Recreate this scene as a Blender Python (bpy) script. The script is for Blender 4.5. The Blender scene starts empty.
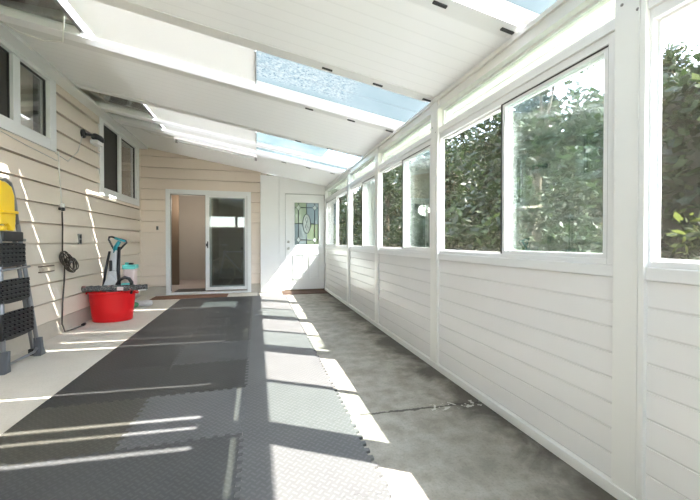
import bpy, bmesh, math, random
from mathutils import Vector, Matrix, Quaternion
random.seed(7)
PI = math.pi
scn = bpy.context.scene
COL = scn.collection

# ------------------------------------------------------------------ helpers
class MB:
    """collects shapes, builds ONE mesh object"""
    def __init__(s): s.v = []; s.f = []; s.m = []; s.cur = 0; s.sm = []
    def add(s, vs, fs, smooth=False):
        o = len(s.v); s.v += [tuple(v) for v in vs]
        for f in fs: s.f.append([o+i for i in f]); s.m.append(s.cur); s.sm.append(smooth)
        return s
    def box(s, x0, x1, y0, y1, z0, z1):
        return s.hexa([(x0,y0,z0),(x1,y0,z0),(x1,y1,z0),(x0,y1,z0),(x0,y0,z1),(x1,y0,z1),(x1,y1,z1),(x0,y1,z1)])
    def hexa(s, p):
        return s.add(p, [(0,3,2,1),(4,5,6,7),(0,1,5,4),(1,2,6,5),(2,3,7,6),(3,0,4,7)])
    def tube(s, pts, r, n=8, closed=False, cap=True):
        pts = [Vector(p) for p in pts]; N = len(pts); rings = []
        up = None
        for i, p in enumerate(pts):
            if closed: t = pts[(i+1) % N]-pts[i-1]
            else: t = pts[min(i+1, N-1)]-pts[max(i-1, 0)]
            t.normalize()
            if up is None:
                up = Vector((0,0,1)) if abs(t.z) < .9 else Vector((1,0,0))
            a = t.cross(up)
            if a.length < 1e-4: a = t.cross(Vector((0.3,1,0.2)))
            a.normalize(); b = a.cross(t).normalized(); up = b
            rr = r[i] if isinstance(r, (list, tuple)) else r
            rings.append([p + a*math.cos(2*PI*k/n)*rr + b*math.sin(2*PI*k/n)*rr for k in range(n)])
        vs = [v for R in rings for v in R]; fs = []
        for i in range(N if closed else N-1):
            j = (i+1) % N
            for k in range(n):
                l = (k+1) % n; fs.append((i*n+k, i*n+l, j*n+l, j*n+k))
        if cap and not closed:
            fs.append(tuple(range(n-1, -1, -1))); fs.append(tuple((N-1)*n+k for k in range(n)))
        return s.add(vs, fs, True)
    def lathe(s, prof, c, n=32, sx=1, sy=1, axis='z', cap=True):
        """prof: list of (r, h) swept about an axis through c; sx, sy squash to an oval"""
        vs = []; fs = []
        for r, h in prof:
            for k in range(n):
                a = 2*PI*k/n; u, w = r*math.cos(a)*sx, r*math.sin(a)*sy
                if axis == 'z': vs.append((c[0]+u, c[1]+w, c[2]+h))
                elif axis == 'y': vs.append((c[0]+u, c[1]+h, c[2]+w))
                else: vs.append((c[0]+h, c[1]+u, c[2]+w))
        for i in range(len(prof)-1):
            for k in range(n):
                l = (k+1) % n; fs.append((i*n+k, i*n+l, (i+1)*n+l, (i+1)*n+k))
        if cap:
            fs.append(tuple(range(n-1, -1, -1))); fs.append(tuple((len(prof)-1)*n+k for k in range(n)))
        return s.add(vs, fs, True)
    def prism(s, poly, axis, a, b):
        """polygon in the plane across 'axis', extruded from a to b"""
        def P(u, w, h): return {'x': (h,u,w), 'y': (u,h,w), 'z': (u,w,h)}[axis]
        n = len(poly)
        vs = [P(u,w,a) for u, w in poly]+[P(u,w,b) for u, w in poly]
        fs = [tuple(range(n-1,-1,-1)), tuple(range(n, 2*n))]+[(i,(i+1)%n,n+(i+1)%n,n+i) for i in range(n)]
        return s.add(vs, fs)
    def build(s, name, mat, parent=None, loc=(0,0,0), bevel=0, fixn=True):
        me = bpy.data.meshes.new(name)
        off = Vector(loc)
        me.from_pydata([tuple(Vector(v)-off) for v in s.v], [], s.f)
        for m in (mat if isinstance(mat, (list, tuple)) else [mat]): me.materials.append(m)
        me.polygons.foreach_set('material_index', s.m)
        me.polygons.foreach_set('use_smooth', s.sm)
        if fixn:
            bm = bmesh.new(); bm.from_mesh(me); bmesh.ops.recalc_face_normals(bm, faces=bm.faces); bm.to_mesh(me); bm.free()
        me.update()
        o = bpy.data.objects.new(name, me); COL.objects.link(o)
        if parent is not None:
            o.parent = parent
            pl = Vector((0,0,0)); q = parent
            while q is not None: pl += q.location; q = q.parent
            o.location = off-pl
        else: o.location = off
        if bevel:
            b = o.modifiers.new('bevel', 'BEVEL'); b.width = bevel; b.segments = 2; b.limit_method = 'ANGLE'; b.angle_limit = .7
        return o

def tag(o, label=None, cat=None, group=None, kind=None):
    if label: o['label'] = label
    if cat: o['category'] = cat
    if group: o['group'] = group
    if kind: o['kind'] = kind
    return o
def empty(name, loc, label=None, cat=None, group=None, kind=None):
    o = bpy.data.objects.new(name, None); COL.objects.link(o); o.location = loc; o.empty_display_size = .1
    return tag(o, label, cat, group, kind)
def struct(o): o['kind'] = 'structure'; return o

# ------------------------------------------------------------------ materials
class NT:
    def __init__(s, name):
        s.mat = bpy.data.materials.new(name); s.mat.use_nodes = True
        s.t = s.mat.node_tree; s.t.nodes.clear()
        s.out = s.t.nodes.new('ShaderNodeOutputMaterial')
    def n(s, typ, **kw):
        x = s.t.nodes.new('ShaderNode'+typ)
        for k, v in kw.items(): setattr(x, k, v)
        return x
    def l(s, a, b): s.t.links.new(a, b)
    def val(s, sock, v):
        if hasattr(v, 'links') or hasattr(v, 'is_output'): s.l(v, sock)
        else: sock.default_value = v
    def math(s, op, a, b=0., c=None):
        x = s.n('Math', operation=op); s.val(x.inputs[0], a); s.val(x.inputs[1], b)
        if c is not None: s.val(x.inputs[2], c)
        return x.outputs[0]
    def mix(s, f, a, b):
        x = s.n('Mix', data_type='RGBA'); s.val(x.inputs[0], f)
        for i, v in ((6, a), (7, b)):
            if isinstance(v, tuple): x.inputs[i].default_value = (*v[:3], 1)
            else: s.l(v, x.inputs[i])
        return x.outputs[2]
    def ramp(s, f, stops):
        x = s.n('ValToRGB'); s.l(f, x.inputs[0]); e = x.color_ramp.elements
        while len(e) < len(stops): e.new(.5)
        for el, (p, c) in zip(e, stops): el.position = p; el.color = (*c, 1) if isinstance(c, tuple) else (c, c, c, 1)
        return x.outputs[0]
    def coord(s, which='Object'): return s.n('TexCoord').outputs[which]
    def sep(s, v):
        x = s.n('SeparateXYZ'); s.l(v, x.inputs[0]); return x.outputs
    def noise(s, scale, detail=4, rough=.55, vec=None, dist=0):
        x = s.n('TexNoise'); x.inputs['Scale'].default_value = scale; x.inputs['Detail'].default_value = detail
        x.inputs['Roughness'].default_value = rough; x.inputs['Distortion'].default_value = dist
        s.l(vec if vec is not None else s.coord(), x.inputs['Vector']); return x.outputs[0]
    def scaled(s, v, k):
        x = s.n('Mapping'); x.inputs['Scale'].default_value = k; s.l(v, x.inputs[0]); return x.outputs[0]
    def bump(s, h, strength, dist=.01):
        x = s.n('Bump'); x.inputs['Strength'].default_value = strength; x.inputs['Distance'].default_value = dist
        s.l(h, x.inputs['Height']); return x.outputs[0]
    def bsdf(s, color, rough=.5, metal=0, spec=.5, normal=None, coat=0):
        x = s.n('BsdfPrincipled')
        if isinstance(color, tuple): x.inputs['Base Color'].default_value = (*color[:3], 1)
        else: s.l(color, x.inputs['Base Color'])
        s.val(x.inputs['Roughness'], rough); x.inputs['Metallic'].default_value = metal
        x.inputs['Specular IOR Level'].default_value = spec; x.inputs['Coat Weight'].default_value = coat
        if normal is not None: s.l(normal, x.inputs['Normal'])
        return x.outputs[0]
    def done(s, sh): s.l(sh, s.out.inputs[0]); return s.mat

def plain(name, c, rough=.5, metal=0, spec=.5, var=.08, vscale=6, bump=0, bscale=60):
    m = NT(name)
    nz = m.noise(vscale)
    f = m.math('MULTIPLY_ADD', nz, 2*var, 1-var)
    x = m.n('VectorMath', operation='SCALE'); x.inputs[0].default_value = c; m.l(f, x.inputs['Scale'])
    nm = m.bump(m.noise(bscale), bump, .004) if bump else None
    return m.done(m.bsdf(x.outputs[0], rough, metal, spec, nm))

def glass(name, tint=(.93,.97,.95), refl=1.0, rough=0.0, haze=0.0, hazecol=(.8,.85,.82)):
    m = NT(name)
    t = m.n('BsdfTransparent'); t.inputs[0].default_value = (*tint, 1)
    g = m.n('BsdfGlossy'); g.inputs['Roughness'].default_value = rough; g.inputs['Color'].default_value = (1,1,1,1)
    ge = m.n('NewGeometry'); dt = m.n('VectorMath', operation='DOT_PRODUCT'); m.l(ge.outputs['Normal'], dt.inputs[0]); m.l(ge.outputs['Incoming'], dt.inputs[1])
    c1 = m.math('SUBTRACT', 1., m.math('ABSOLUTE', dt.outputs['Value']))
    k = m.math('MINIMUM', m.math('MULTIPLY', m.math('MULTIPLY_ADD', m.math('POWER', c1, 5.), .96, .04), refl), 1.0)
    base = t.outputs[0]
    if haze:
        d = m.n('BsdfDiffuse'); d.inputs[0].default_value = (*hazecol, 1)
        nz = m.math('MULTIPLY', m.noise(5), 2*haze)
        mx = m.n('MixShader'); m.l(nz, mx.inputs[0]); m.l(base, mx.inputs[1]); m.l(d.outputs[0], mx.inputs[2]); base = mx.outputs[0]
    mx = m.n('MixShader'); m.l(k, mx.inputs[0]); m.l(base, mx.inputs[1]); m.l(g.outputs[0], mx.inputs[2])
    return m.done(mx.outputs[0])

def translucent(name, col, k=.6, colnode=None, clear=0.0):
    m = NT(name)
    t = m.n('BsdfTranslucent'); d = m.n('BsdfDiffuse')
    c = colnode(m) if colnode else None
    for q in (t, d):
        if c is not None: m.l(c, q.inputs[0])
        else: q.inputs[0].default_value = (*col, 1)
    mx = m.n('MixShader'); mx.inputs[0].default_value = k; m.l(d.outputs[0], mx.inputs[1]); m.l(t.outputs[0], mx.inputs[2])
    o = mx.outputs[0]
    if clear:
        tr = m.n('BsdfTransparent')
        m2 = m.n('MixShader'); m2.inputs[0].default_value = clear; m.l(o, m2.inputs[1]); m.l(tr.outputs[0], m2.inputs[2]); o = m2.outputs[0]
    return m.done(o)

M = {}
M['vinyl'] = plain('white_vinyl', (.77,.765,.755), .16, var=.02)
M['vinyl_frame'] = plain('white_window_vinyl', (.74,.745,.74), .3, var=.01)
M['cream'] = plain('cream_post_aluminium', (.74,.74,.71), .32, var=.02)
M['white_paint'] = plain('white_paint', (.76,.76,.745), .4, var=.02)
M['alu'] = plain('grey_aluminium', (.55,.56,.56), .4, .6, var=.04)
M['dark_gasket'] = plain('dark_gasket', (.03,.03,.03), .6)
M['black'] = plain('black_plastic', (.018,.018,.02), .45, var=.15)
M['dark_grey'] = plain('dark_grey_plastic', (.10,.105,.115), .5)
M['steel'] = plain('ladder_grey_steel', (.25,.255,.27), .35, .5, var=.05)
M['rubber'] = plain('black_rubber', (.02,.02,.02), .8)
M['brass'] = plain('nickel', (.6,.58,.54), .3, .9)
def siding_mat(name, c1, c2):
    m = NT(name); co = m.coord()
    nz = m.noise(1.3, 3); streak = m.noise(1.0, 5, .6, m.scaled(co, (2.2, 2.2, 28)))
    c = m.mix(m.math('MULTIPLY', nz, .8), c1, c2)
    c = m.mix(m.math('MULTIPLY', m.math('GREATER_THAN', m.noise(34, 2, .4), .72), .10), c, (.25,.2,.16))
    return m.done(m.bsdf(c, .55, normal=m.bump(streak, .15, .004)))
M['siding'] = siding_mat('beige_lap_siding', (.68,.595,.50), (.74,.655,.56))
M['siding_back'] = siding_mat('pinkish_beige_lap_siding', (.68,.58,.49), (.74,.64,.545))
M['foundation'] = plain('foundation_concrete', (.50,.45,.38), .85, var=.15, bump=.3)

def concrete():
    m = NT('patio_concrete'); co = m.coord(); X, Y, Z = m.sep(co)
    n1 = m.noise(1.1, 6, .6); n2 = m.noise(7, 6, .65); n3 = m.noise(85, 4, .6)
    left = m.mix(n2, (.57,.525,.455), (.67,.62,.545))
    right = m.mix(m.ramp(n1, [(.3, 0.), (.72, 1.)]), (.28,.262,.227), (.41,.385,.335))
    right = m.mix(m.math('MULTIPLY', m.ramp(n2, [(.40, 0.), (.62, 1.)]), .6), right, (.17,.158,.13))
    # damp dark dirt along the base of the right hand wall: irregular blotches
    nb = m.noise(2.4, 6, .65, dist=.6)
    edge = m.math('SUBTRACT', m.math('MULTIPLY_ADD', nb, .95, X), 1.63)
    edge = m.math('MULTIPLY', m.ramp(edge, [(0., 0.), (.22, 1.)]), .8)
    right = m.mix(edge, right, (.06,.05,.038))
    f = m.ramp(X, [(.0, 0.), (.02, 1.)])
    c = m.mix(f, left, right)  # left paler, right greyer: skylight and shade put into slab colour, plus stains
    # light cement spill beside the mat, broken up, and dark specks
    c = m.mix(m.math('MULTIPLY', m.ramp(n3, [(.50, 0.), (.70, 1.)]), m.math('MULTIPLY_ADD', f, .22, .16)), c, (.14,.13,.11))
    c = m.mix(m.math('MULTIPLY', m.ramp(n3, [(.26, 1.), (.36, 0.)]), .15), c, (.60,.58,.53))
    # the crack across the right hand side
    w = m.math('MULTIPLY_ADD', m.noise(6, 5, .7), .07, -.035)
    d = m.math('ABSOLUTE', m.math('SUBTRACT', m.math('ADD', Y, w), m.math('MULTIPLY_ADD', X, -.055, 2.02)))
    cr = m.math('LESS_THAN', d, m.math('MULTIPLY', m.noise(14, 3), .020))
    cr = m.math('MULTIPLY', cr, m.math('GREATER_THAN', X, .6))
    c = m.mix(m.math('MULTIPLY', cr, .85), c, (.06,.055,.045))
    pale = m.math('MULTIPLY', m.math('LESS_THAN', d, .045), m.math('GREATER_THAN', m.noise(19, 3, .5), .56))
    pale = m.math('MULTIPLY', pale, m.math('GREATER_THAN', X, 1.05))
    c = m.mix(m.math('MULTIPLY', pale, .55), c, (.72,.70,.64))
    h = m.math('SUBTRACT', m.math('MULTIPLY_ADD', n3, .6, n2), m.math('MULTIPLY', cr, 2.))
    return m.done(m.bsdf(c, .85, spec=.3, normal=m.bump(h, .35, .004)))
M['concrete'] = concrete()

def mat_rubber(name, a, b):
    """rubber floor tile with a raised herringbone tread"""
    m = NT(name); co = m.coord(); X, Y, Z = m.sep(co)
    s = 34.0
    u = m.math('MULTIPLY', m.math('ADD', X, Y), s*.7071); v = m.math('MULTIPLY', m.math('SUBTRACT', X, Y), s*.7071)
    fu = m.math('FRACT', u); fv = m.math('FRACT', v)
    par = m.math('MODULO', m.math('ABSOLUTE', m.math('ADD', m.math('FLOOR', u), m.math('FLOOR', v))), 2.)
    def bar(p, q):   # lozenge long in p, narrow in q
        return m.math('MULTIPLY', m.math('LESS_THAN', m.math('ABSOLUTE', m.math('SUBTRACT', p, .5)), .44),
                      m.math('LESS_THAN', m.math('ABSOLUTE', m.math('SUBTRACT', q, .5)), .17))
    A = bar(fu, fv); B = bar(fv, fu)
    h = m.math('ADD', m.math('MULTIPLY', A, par), m.math('MULTIPLY', B, m.math('SUBTRACT', 1., par)))
    n1 = m.noise(2.2, 5, .6, m.n('NewGeometry').outputs['Position']); n2 = m.noise(40, 3)
    c = m.mix(m.ramp(n1, [(.3, 0.), (.7, 1.)]), a, b)
    c = m.mix(m.math('MULTIPLY', n2, .25), c, tuple(x*1.6 for x in b))
    c = m.mix(m.math('MULTIPLY', h, .35), c, tuple(min(1, x*1.7) for x in b))
    return m.done(m.bsdf(c, .55, spec=.35, normal=m.bump(h, .7, .004)))
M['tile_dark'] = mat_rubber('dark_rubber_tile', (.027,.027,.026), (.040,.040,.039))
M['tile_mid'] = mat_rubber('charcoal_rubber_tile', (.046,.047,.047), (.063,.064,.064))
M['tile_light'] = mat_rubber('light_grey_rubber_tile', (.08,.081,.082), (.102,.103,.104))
M['tile_sun'] = mat_rubber('sun_brightened_rubber_tile', (.082,.082,.082), (.102,.102,.101))  # lighter copy of the rubber: sun strip's brightness put into its colour
M['tile_olive'] = mat_rubber('dusty_olive_rubber_tile', (.047,.045,.037), (.064,.061,.051))

def ribbed(name, c):
    m = NT(name); co = m.coord(); X, Y, Z = m.sep(co)
    f = m.math('FRACT', m.math('MULTIPLY', Y, 9.5))
    g = m.math('LESS_THAN', m.math('ABSOLUTE', m.math('SUBTRACT', f, .5)), .06)
    col = m.mix(m.math('MULTIPLY', g, .09), m.mix(m.noise(.9), tuple(x*.97 for x in c), c), (.4,.4,.38))
    t = m.n('BsdfTranslucent'); m.l(col, t.inputs[0])
    mx = m.n('MixShader'); mx.inputs[0].default_value = .06
    m.l(m.bsdf(col, .35, normal=m.bump(m.math('SUBTRACT', 1., g), .25, .004)), mx.inputs[1]); m.l(t.outputs[0], mx.inputs[2])
    return m.done(mx.outputs[0])
M['roof_panel'] = ribbed('ribbed_white_roof_panel', (.87,.87,.855))
M['roof_cover'] = translucent('white_translucent_cover', (.86,.86,.84), .12)
M['beam'] = translucent('white_beam', (.93,.93,.93), .13)
def icy(m):
    v = m.n('TexVoronoi'); v.inputs['Scale'].default_value = 44; m.l(m.coord(), v.inputs['Vector'])
    sp = m.mix(m.ramp(m.noise(42, 3, .7), [(.36, 0.), (.62, 1.)]), m.ramp(v.outputs['Distance'], [(.10, (.06,.095,.115)), (.5, (.17,.21,.225))]), (.30,.31,.30))
    X, Y, Z = m.sep(m.coord())
    fade = m.ramp(m.math('ADD', X, m.math('MULTIPLY', m.noise(9), .06)), [(.78, 0.), (.92, 1.)])
    edge = m.ramp(m.math('ABSOLUTE', m.math('SUBTRACT', m.math('ADD', Y, m.math('MULTIPLY', m.noise(14), .08)), 3.02)), [(.17, 0.), (.24, 1.)])
    return m.mix(m.math('MAXIMUM', fade, edge), sp, m.mix(m.noise(3.), (.19,.225,.23), (.24,.265,.27)))
M['icy'] = translucent('pebbled_blue_skylight', None, .8, icy)
M['frost'] = translucent('pale_frosted_skylight', None, .8, lambda m: m.mix(m.ramp(m.noise(2.2), [(.35, 0.), (.65, 1.)]), (.19,.23,.235), (.27,.305,.305)))
M['glass'] = glass('window_glass', (.958,.984,.974), 2.2, haze=.008, hazecol=(.6,.75,.70))
M['glass_thin'] = glass('transom_glass', (.79,.82,.765), 1.0, haze=.01, hazecol=(.78,.80,.70))
M['glass_roof'] = glass('clear_roof_glass', (.96,.975,.97), .8, haze=.02)
M['glass_tint'] = glass('tinted_roof_glass', (.62,.70,.70), .8)
M['glass_dark'] = glass('sliding_door_glass', (.74,.77,.76), .8, haze=.01, hazecol=(.5,.5,.48))
M['glass_left'] = glass('house_window_glass', (.90,.91,.90), 1.8)
def screen_mat():
    m = NT('insect_screen')
    d = m.n('BsdfDiffuse'); d.inputs[0].default_value = (.24,.215,.175,1)
    t = m.n('BsdfTransparent'); t.inputs[0].default_value = (1,1,1,1)
    mx = m.n('MixShader'); mx.inputs[0].default_value = .84
    m.l(d.outputs[0], mx.inputs[1]); m.l(t.outputs[0], mx.inputs[2]); return m.done(mx.outputs[0])
M['screen'] = screen_mat()
M['inside_wall'] = plain('beige_inside_wall', (.44,.39,.33), .8, var=.04)
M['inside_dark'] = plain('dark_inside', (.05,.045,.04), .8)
M['inside_floor'] = plain('inside_carpet', (.42,.36,.33), .95, var=.1, vscale=40)
M['brown_wood'] = plain('brown_painted_board', (.13,.088,.055), .6)
M['soffit'] = plain('brown_soffit_boards', (.36,.31,.27), .7, var=.1)
M['grass'] = plain('lawn', (.10,.16,.05), .9, var=.35, vscale=14)
M['red'] = plain('red_plastic', (.78,.011,.015), .32, var=.03)
M['yellow'] = plain('yellow_plastic', (.92,.60,.02), .3, var=.06)
M['teal'] = plain('teal_plastic', (.02,.28,.34), .3)
M['turquoise'] = plain('turquoise_plastic', (.16,.66,.62), .4)
M['pink'] = plain('pale_pink_plastic', (.78,.62,.60), .35)
M['pale_grey'] = plain('pale_grey_plastic', (.58,.58,.60), .35)
M['cord'] = plain('dark_brown_cord', (.05,.038,.028), .6)
M['cord_white'] = plain('white_cord', (.78,.77,.72), .5)
M['plate'] = plain('grey_metal_plate', (.25,.245,.23), .45, .2)
M['wood'] = plain('pale_wood', (.62,.54,.44), .6)
M['doormat'] = plain('reddish_brown_doormat', (.20,.095,.055), .95, var=.3, vscale=30, bump=.6)
M['doormat_dark'] = plain('dark_brown_doormat', (.085,.045,.03), .95, var=.3, vscale=30, bump=.6)
M['came'] = plain('lead_came', (.05,.055,.065), .4, .6)
M['pane_blue'] = translucent('blue_grey_leaded_pane', (.26,.305,.305), .7, clear=.12)
M['pane_green'] = translucent('green_leaded_pane', (.275,.315,.225), .7, clear=.12)
M['pane_white'] = translucent('white_bevelled_pane', (.8,.84,.8), .5, clear=.1)
def rollmat():
    m = NT('grey_tufted_fabric'); v = m.n('TexVoronoi'); v.inputs['Scale'].default_value = 70; m.l(m.coord(), v.inputs['Vector'])
    c = m.ramp(v.outputs['Distance'], [(.1, .30), (.6, .07)])
    X, Y, Z = m.sep(m.coord())
    r = m.math('MULTIPLY', m.math('GREATER_THAN', m.noise(16, 2), .62), .6)
    c = m.mix(r, c, (.40,.16,.15))
    return m.done(m.bsdf(c, .9, normal=m.bump(v.outputs['Distance'], .8, .01)))
M['tufted'] = rollmat()
def leaf(name, a, b):
    m = NT(name); oi = m.n('NewGeometry').outputs['Random Per Island']
    c = m.mix(oi, a, b)
    d = m.n('BsdfPrincipled'); m.l(c, d.inputs['Base Color']); d.inputs['Roughness'].default_value = .45
    t = m.n('BsdfTranslucent'); m.l(c, t.inputs[0])
    mx = m.n('MixShader'); mx.inputs[0].default_value = .4; m.l(d.outputs[0], mx.inputs[1]); m.l(t.outputs[0], mx.inputs[2])
    return m.done(mx.outputs[0])
M['leaf'] = leaf('dark_green_leaves', (.007,.017,.005), (.032,.055,.014))
M['leaf_y'] = leaf('yellow_green_leaves', (.014,.03,.006), (.11,.135,.028))
M['bark'] = plain('bark', (.10,.075,.05), .9, var=.3, bump=.8)

# ------------------------------------------------------------------ layout constants
XL, XR, YB = -2.15, 1.436, 7.38             # left wall, right wall, back wall faces
Y0 = -1.7                                    # open end of the porch, behind the camera
def rz(x): return 2.491 - .1725*x            # underside of the sloping roof

# ------------------------------------------------------------------ floor and ground
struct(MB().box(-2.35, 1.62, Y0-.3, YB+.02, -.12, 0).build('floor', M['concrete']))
gb = MB()
gb.box(1.62, 34, -20, 46, -.30, -.06); gb.box(-20, -2.35, -20, 46, -.3, -.06)
gb.box(-2.35, 1.62, -20, Y0-.3, -.3, -.06); gb.box(.2, 1.62, YB+.2, 46, -.3, -.06)
struct(gb.build('ground', M['grass']))
struct(MB().box(1.62, 3.3, Y0-6, YB+8, -.08, -.02).build('bounce_slab', plain('pale_bounce_concrete', (.46,.445,.405), .85, var=.1)))  # unseen paving, added to bounce sunlight up to the ceiling

# ------------------------------------------------------------------ walls
def free(u0, u1, rects, za, zb):
    """u intervals between u0 and u1 not covered by rects anywhere in za..zb"""
    iv = [(u0, u1)]
    for a, b, c, d in rects:
        if d <= za+1e-6 or c >= zb-1e-6: continue
        nx = []
        for p, q in iv:
            if b <= p or a >= q: nx.append((p, q)); continue
            if a > p: nx.append((p, a))
            if b < q: nx.append((b, q))
        iv = nx
    return iv
def rows(z0, z1, pitch, rects):
    z = z0
    while z < z1-1e-6:
        zt = min(z+pitch, z1)
        cuts = sorted({z, zt, *[c for r in rects for c in r[2:] if z < c < zt]})
        for a, b in zip(cuts, cuts[1:]): yield z, pitch, a, b
        z += pitch
def lap(mb, plane, pos, sgn, u0, u1, z0, z1, pitch, rects, t0=.018, t1=.003, thick=.05, gap=.009):
    """overlapping boards: each leans out towards its lower edge. front face at pos going sgn"""
    for zb, p, a, b in rows(z0, z1, pitch, rects):
        if a == zb: a += gap
        fa = t0+(t1-t0)*(a-zb)/p; fb = t0+(t1-t0)*(b-zb)/p
        if a == zb+gap:
            for p0, p1 in free(u0, u1, rects, zb, a):
                q = sorted((pos-sgn*thick, pos-sgn*.042))
                if plane == 'x': mb.box(q[0], q[1], p0, p1, zb, a)
                else: mb.box(p0, p1, q[0], q[1], zb, a)
        for p0, p1 in free(u0, u1, rects, a, b):
            A, B, bk = pos+sgn*fa, pos+sgn*fb, pos-sgn*thick
            if plane == 'x': mb.hexa([(bk,p0,a),(A,p0,a),(A,p1,a),(bk,p1,a),(bk,p0,b),(B,p0,b),(B,p1,b),(bk,p1,b)])
            else: mb.hexa([(p0,bk,a),(p1,bk,a),(p1,A,a),(p0,A,a),(p0,bk,b),(p1,bk,b),(p1,B,b),(p0,B,b)])
    return mb

LA = (2.86, 4.51, 2.03, 2.83)      # left wall window A (y0,y1,z0,z1)
LBW = (5.61, 7.27, 1.71, 2.83)     # left wall window B
wl = lap(MB(), 'x', XL, 1, Y0, YB+.05, .185, 3.2, .2085, [LA, LBW], t0=.022, gap=.016).build('wall_left', M['siding'])
struct(wl)
MB().box(XL-.05, XL-.012, Y0, YB, 0, .185).build('foundation', M['foundation'], wl)
SD = (-1.70, -.115, 0, 2.062)      # sliding door (x0,x1,z0,z1)
wb = lap(MB(), 'y', YB, -1, XL, .08, .175, 3.2, .2085, [SD]).build('wall_back', M['siding_back'])
struct(wb)
MB().box(XL, SD[0], YB, YB+.06, 0, .175).box(SD[1], .08, YB, YB+.06, 0, .175).build('foundation', M['foundation'], wb)
struct(MB().box(XL-.005, XL+.022, YB-.035, YB, .18, 2.83).build('trim_1', M['siding_back']))   # corner bead

# white boxed panel and the entry door surround
trim2 = struct(MB().box(.07, .440, YB-.085, YB+.06, .012, 2.408).build('trim_2', M['white_paint'], bevel=.004))
sr = MB()
sr.box(.452, .556, YB-.03, YB+.1, 0, rz(.5)); sr.box(.44, .452, YB+.0, YB+.1, 0, rz(.5)); sr.box(1.420, XR+.12, YB-.015, YB+.1, 0, rz(1.45))
sr.box(.556, 1.420, YB-.015, YB+.1, 2.063, rz(1.0)+.07)
struct(sr.build('trim_3', M['white_paint']))
struct(MB().box(.556, .577, YB-.03, YB+.1, .0, 2.063).box(.556, 1.42, YB-.03, YB-.015, 2.066, 2.10).build('trim_4', M['white_paint'], bevel=.003))
struct(MB().box(.50, 1.43, YB-.03, YB+.10, 0, .028).build('trim_8', M['brown_wood']))

# ------------------------------------------------------------------ inside the house, behind the sliding door
struct(MB().box(-2.6, .2, YB+.06, 10.1, -.10, .03).build('floor_inside', M['inside_floor']))
wi = MB(); wi.box(-2.6, .2, 10.0, 10.1, 0, 2.5)
struct(wi.build('wall_inside_back', M['inside_wall']))
struct(MB().box(-2.30, -2.15, YB+.06, 10.0, 0, 2.5).build('wall_inside_left', M['inside_wall']))
struct(MB().box(.12, .2, YB+.06, 10.0, 0, 2.5).build('wall_inside_right', M['inside_wall']))
struct(MB().box(-1.10, -1.0, 8.7, 10.0, .03, 2.45).build('wall_inside_light_block', M['inside_wall']))  # added partition, keeps the inside light from reaching behind the right glass panel
struct(MB().box(-2.6, .2, YB+.06, 10.1, 2.45, 2.55).build('ceiling_inside', M['inside_wall']))
struct(MB().box(-2.14, -1.78, 8.9, 8.96, .03, 2.40).build('trim_5', M['brown_wood']))
struct(MB().box(-2.6, .2, 9.985, 10.0, .03, .12).build('baseboard_inside', M['inside_wall']))
# dark room behind the left hand windows
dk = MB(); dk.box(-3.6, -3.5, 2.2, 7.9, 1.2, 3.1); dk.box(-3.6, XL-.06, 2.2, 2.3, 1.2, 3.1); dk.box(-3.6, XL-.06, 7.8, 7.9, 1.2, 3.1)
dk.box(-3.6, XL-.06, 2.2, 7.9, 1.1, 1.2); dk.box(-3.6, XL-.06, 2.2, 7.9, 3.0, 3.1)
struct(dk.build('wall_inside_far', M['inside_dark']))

# ------------------------------------------------------------------ sliding door (door_1)
x0, x1, z0, z1 = SD
d1 = MB()
d1.box(x0, x0+.075, YB-.03, YB+.10, .01, z1); d1.box(x1-.075, x1, YB-.03, YB+.10, .01, z1)
d1.box(x0+.075, x1-.075, YB-.03, YB+.10, z1-.085, z1); d1.box(x0+.075, x1-.075, YB-.03, YB+.10, .01, .045)
d1 = struct(d1.build('door_1', M['vinyl_frame'], bevel=.003))
mid = -.925
pf = MB()   # fixed and slid panels stand on the right half
pf.box(mid-.06, mid+.01, YB-.012, YB+.03, .075, z1-.085); pf.box(x1-.125, x1-.075, YB-.005, YB+.03, .075, z1-.085)
pf.box(mid+.01, x1-.125, YB-.005, YB+.03, z1-.13, z1-.085); pf.box(mid+.01, x1-.125, YB-.005, YB+.03, .075, .135)
pf.build('panel_frame', M['vinyl_frame'], d1)
ps = MB(); ps.box(mid+.012, mid+.045, YB+.034, YB+.07, .08, z1-.09); ps.box(x1-.155, x1-.12, YB+.034, YB+.07, .08, z1-.09)
ps.box(mid+.045, x1-.155, YB+.034, YB+.07, z1-.15, z1-.09); ps.box(mid+.045, x1-.155, YB+.034, YB+.07, .08, .16)
ps.build('sliding_panel_frame', M['alu'], d1)
gk = MB(); gk.box(mid-.067, mid-.06, YB-.008, YB+.03, .075, z1-.085); gk.box(x1-.083, x1-.078, YB-.034, YB-.03, .075, z1-.085); gk.box(x0+.075, x0+.088, YB+.02, YB+.05, .075, z1-.085)
gk.box(x0+.075, mid-.067, YB+.02, YB+.05, z1-.1, z1-.085)
gk.build('gasket', M['plate'], d1)
MB().box(mid+.01, x1-.125, YB+.010, YB+.014, .135, z1-.13).build('pane', M['glass_dark'], d1)
MB().box(mid+.045, x1-.155, YB+.050, YB+.054, .16, z1-.15).build('pane', M['glass_dark'], d1)
hd = MB(); hd.box(mid-.03, mid-.01, YB-.03, YB-.012, .92, 1.05); hd.box(mid-.05, mid-.01, YB-.04, YB-.028, .955, 1.01)
hd.build('handle', M['black'], d1, bevel=.003)

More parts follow.
